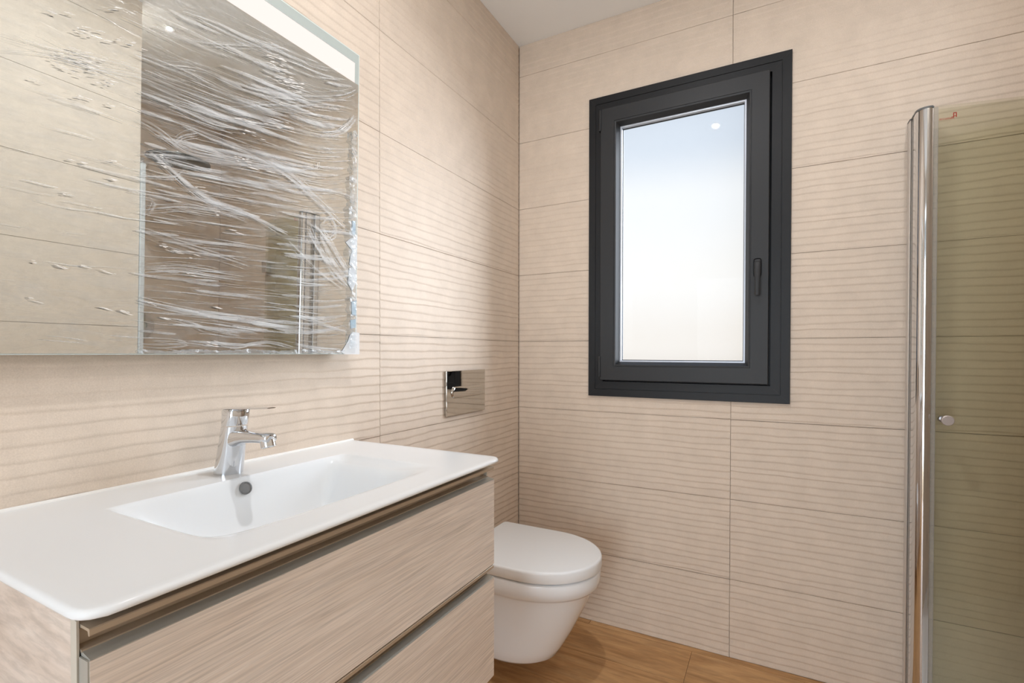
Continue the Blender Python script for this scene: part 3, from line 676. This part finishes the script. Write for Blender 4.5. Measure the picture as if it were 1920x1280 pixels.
major = [  # (points, width)
 ([(258, 225), (300, 250), (350, 285), (420, 300), (520, 318), (592, 316)], 5), ([(258, 290), (330, 292), (420, 305), (500, 312), (560, 316)], 5),
 ([(280, 285), (330, 325), (390, 372), (450, 395), (540, 440)], 7), ([(300, 290), (345, 340), (400, 380), (470, 405)], 4),
 ([(258, 430), (300, 446), (350, 462), (410, 480), (470, 500)], 4), ([(258, 562), (330, 578), (400, 592), (470, 602), (535, 612)], 7),
 ([(258, 567), (320, 582), (380, 592), (450, 604)], 3), ([(300, 594), (350, 602), (390, 615), (450, 630)], 3),
 ([(262, 512), (330, 508), (400, 518), (455, 526)], 4), ([(262, 500), (340, 498), (410, 508)], 2.5),
 ([(340, 235), (400, 262), (470, 290), (540, 330), (600, 385), (650, 430)], 5), ([(430, 275), (490, 290), (540, 320), (590, 365), (630, 400)], 4),
 ([(258, 150), (340, 185), (420, 215), (480, 230), (540, 240)], 4), ([(258, 100), (330, 125), (400, 160), (470, 195), (560, 215)], 3),
 ([(300, 120), (380, 130), (440, 155), (500, 172), (580, 180), (640, 178), (668, 168)], 4), ([(258, 170), (330, 200), (400, 232), (460, 245)], 3),
 ([(380, 190), (440, 200), (500, 196), (560, 198), (620, 196), (666, 206)], 3), ([(600, 255), (635, 252), (655, 240), (668, 222)], 4),
 ([(604, 248), (636, 244), (652, 232), (664, 215)], 3), ([(330, 262), (345, 254), (370, 250)], 4), ([(258, 330), (310, 332), (330, 330), (345, 318)], 3),
 ([(262, 395), (300, 390), (350, 388), (420, 400), (470, 420)], 4), ([(262, 372), (290, 380), (280, 400)], 3),
 ([(580, 430), (600, 470), (630, 510), (650, 535)], 7), ([(590, 420), (620, 460), (645, 500), (662, 530)], 6), ([(600, 440), (625, 490), (650, 520)], 5),
 ([(575, 415), (600, 430), (640, 435), (668, 440)], 4), ([(606, 420), (612, 412), (625, 414), (630, 432), (620, 444), (610, 440), (606, 425)], 3),
 ([(560, 590), (590, 600), (620, 612), (652, 622)], 4), ([(540, 450), (560, 470), (600, 510), (640, 540)], 3), ([(400, 638), (440, 648), (500, 640), (550, 650)], 4),
 ([(262, 650), (300, 652), (350, 648), (330, 640)], 3), ([(555, 645), (600, 652), (640, 655)], 4), ([(440, 330), (500, 345), (580, 350), (640, 362), (664, 372)], 4),
 ([(480, 300), (560, 310), (592, 316), (596, 306)], 3), ([(300, 60), (370, 78), (450, 85), (540, 90)], 2.5), ([(340, 20), (400, 40), (470, 70), (560, 100)], 2.5),
 ([(100, 110), (180, 130), (260, 145), (340, 175)], 2.5), ([(0, 62), (90, 88), (190, 110), (262, 130)], 2), ([(0, 95), (120, 110), (262, 160)], 2)]
for p, w in major:
    strand(V1, F1, p, w); 
    for q in range(3):
        o = rnd.uniform(-9, 9); strand(V1, F1, [(x + rnd.uniform(-5, 5), y + o + rnd.uniform(-3, 3)) for x, y in p], w * rnd.uniform(.25, .5))
def slope(x, y):
    s = .46 - .36 * min(1, max(0, (y - 60) / 420))
    if x > 590: s -= .25 * (x - 590) / 70
    return s
def clear_region(x, y): return x < 250
n = 0
while n < 540:
    x, y = rnd.uniform(-20, 640), rnd.uniform(10, 655)
    if x < 245 and rnd.random() < .90: continue
    if 250 < y < 350 or x > 520 or 120 < y < 230: keep = 1
    else: keep = rnd.random() < .35
    if not keep: continue
    # stay below the light strip
    if y < 160 - (664 - x) * .64 + 14: continue
    L = rnd.uniform(40, 190); s = slope(x, y); pts = [(x, y)]
    for k in range(3):
        x += L / 3; s2 = slope(x, y) + rnd.uniform(-.07, .07); y += L / 3 * s2
        if x > 664 or y > 658: break
        pts.append((x, y))
    if len(pts) > 2: strand(V1, F1, pts, rnd.choice((.5, .7, .9, 1.2, 1.7, 2.6, 6.0)), rnd.uniform(.0045, .0065), 4); n += 1
# short glints of light on the film, painted as white ribbons
glints = [(130, 115, 60, 20), (165, 60, 50, 14), (160, 105, 55, 14), (185, 150, 40, 12), (120, 130, 35, 6), (90, 22, 16, 4), (120, 22, 14, 3), (150, 182, 40, 8), (200, 195, 10, 3), (135, 300, 30, 3), (200, 300, 26, 5), (120, 362, 14, 4), (205, 335, 10, 2), (60, 490, 8, 4), (110, 498, 20, 4), (160, 500, 16, 3), (200, 509, 26, 3), (60, 562, 14, 5), (190, 577, 10, 3), (225, 582, 22, 4), (60, 148, 14, 4), (240, 80, 40, 8), (200, 12, 30, 8), (520, 130, 40, 40), (545, 160, 30, 24), (510, 105, 20, 8), (450, 225, 30, 10), (520, 232, 40, 12), (470, 250, 30, 8), (455, 300, 30, 10), (300, 300, 14, 20), (400, 398, 20, 6), (330, 470, 50, 10), (370, 352, 12, 5), (395, 645, 16, 6), (300, 594, 12, 2), (360, 515, 20, 3), (480, 315, 30, 5), (280, 568, 22, 3), (430, 430, 16, 3), (400, 575, 12, 3), (525, 193, 8, 4)]
for gx, gy, sx_, sy_ in glints:
    for q in range(int(3 + sx_ * sy_ / 55)):
        x = gx + rnd.uniform(-.5, .5) * sx_ * 1.3; y = gy + rnd.uniform(-.5, .5) * sy_ * 1.3 + (x - gx) * .3
        if y < 160 - (664 - x) * .64 + 8: continue
        L = rnd.uniform(5, 20); s = rnd.uniform(.12, .35); strand(V2, F2, [(x, y), (x + L * .5, y + L * .5 * s), (x + L, y + L * s)], rnd.uniform(.7, 1.5), .007, 2)
c1 = mesh_obj('film_crease', V1, F1, CREASE, film, True, 'milky creases running across the film'); c1['kind'] = 'stuff'
c2 = mesh_obj('painted_glint', V2, F2, GLINT, film, True, 'bright glints painted as small white ribbons on the film'); c2['kind'] = 'stuff'
# crumpled gathered edge at the right and along the bottom
V3, F3 = [], []
def crumple(pts, amp, cells, seed):
    """strip between two photo polylines (list of (xa,ya,xb,yb)) filled with a faceted crumpled grid"""
    b0 = len(V3); n = len(pts)
    for k, (xa, ya, xb, yb_) in enumerate(pts):
        for c in range(cells + 1):
            t = c / cells; jx = 0 if c in (0, cells) else 1
            V3.append(tuple(onplane(xa + (xb - xa) * t + rnd.uniform(-1.2, 1.2), ya + (yb_ - ya) * t + rnd.uniform(-1.5, 1.5), .005 + amp * rnd.random())))
    for k in range(n - 1):
        for c in range(cells):
            q = b0 + k * (cells + 1) + c; F3.append((q, q + 1, q + cells + 2)); F3.append((q, q + cells + 2, q + cells + 1))
rows = []
for k in range(90):
    y = 245 + k * (652 - 245) / 89; w = 5 + 5 * (.5 + .5 * noise.noise(Vector((y * .03, 1, 1)))) + (9 if y > 330 else 0) * (.5 + .5 * noise.noise(Vector((y * .06, 5, 1))))
    rows.append((668 - w, y, 669.5, y))
crumple(rows, .006, 4, 1)
crumple([(x, 659 - 3.5 * abs(sin(x * .03)) - 1, x, 662.5) for x in range(262, 652, 5)], .004, 2, 2)
cr1 = mesh_obj('crumpled_edge', V3, F3, CRUMP, film, False, 'whitish crumpled film gathered along the edge'); cr1['kind'] = 'stuff'
def patch(name, pix, mat, off, lab):
    vs = [tuple(onplane(x, y, off)) for x, y in pix]; vs2 = [tuple(onplane(x, y, off - .0003)) for x, y in pix]; n = len(pix)
    mesh_obj(name, vs + vs2, [tuple(range(n)), tuple(range(n, 2 * n))] + [(i, (i + 1) % n, n + (i + 1) % n, n + i) for i in range(n)], mat, film, label=lab)
WF = thin('white_torn_film', (0.95, 0.96, 0.97), 0.1, (0.90, 0.91, 0.93), 0.82, 1.2)
patch('torn_flap', [(648, 454), (656, 448), (669, 443), (669, 500), (662, 502), (655, 495), (657, 480), (661, 470)], WF, .0013, 'white torn flap of film')
patch('torn_flap', [(652, 640), (656, 628), (662, 622), (674, 624), (674, 664), (646, 664), (640, 660)], WF, .0013, 'white torn flap of film')
patch('torn_flap', [(655, 502), (667, 500), (668, 530), (660, 545), (652, 530)], WF, .0013, 'white torn flap of film')
for pix in ([(661, 414), (667, 414), (667, 440), (663, 442), (660, 436)], [(657, 600), (667, 598), (667, 614), (658, 616)], [(659, 565), (668, 563), (668, 592), (660, 590)], [(660, 502), (667, 503), (667, 515), (661, 514)]):
    patch('blue_scrap', pix, BLUEG, .0012, 'small blue-grey patch under the film')  # small flat blue-grey patches close to the mirror face

# ---------------------------------------------------------------- ceiling downlights
def downlight(x, y, lab, power, k=1.0):
    d = thing('downlight', lab, 'ceiling light', (x, y, CZ), 'recessed ceiling downlights')
    cyl('trim_ring', [(0, .048 * k), (.003, .048 * k), (.004, .043 * k), (.001, .025 * k)], ((x, y, CZ), (0, 0, -1)), CEIL, d, 32)
    cyl('lens', [(0, .022 * k), (.0025, .022 * k)], ((x, y, CZ), (0, 0, -1)), DOWNL, d, 32)
    l = lamp('downlight_beam', 'AREA', (x, y, CZ - .006), (0, 0, 0), power, (0.96, .97, 1.0), shape='DISK', size=.044 * k)
    l.parent = d; l.matrix_parent_inverse = Matrix.Translation(-Vector(d.location))
downlight(.709, -1.205, 'small round recessed downlight in the middle of the ceiling, reflected in the window pane', 8.5)
downlight(1.50, -.77, 'small round recessed downlight over the shower alcove, seen in the mirror', 3.6, .45)
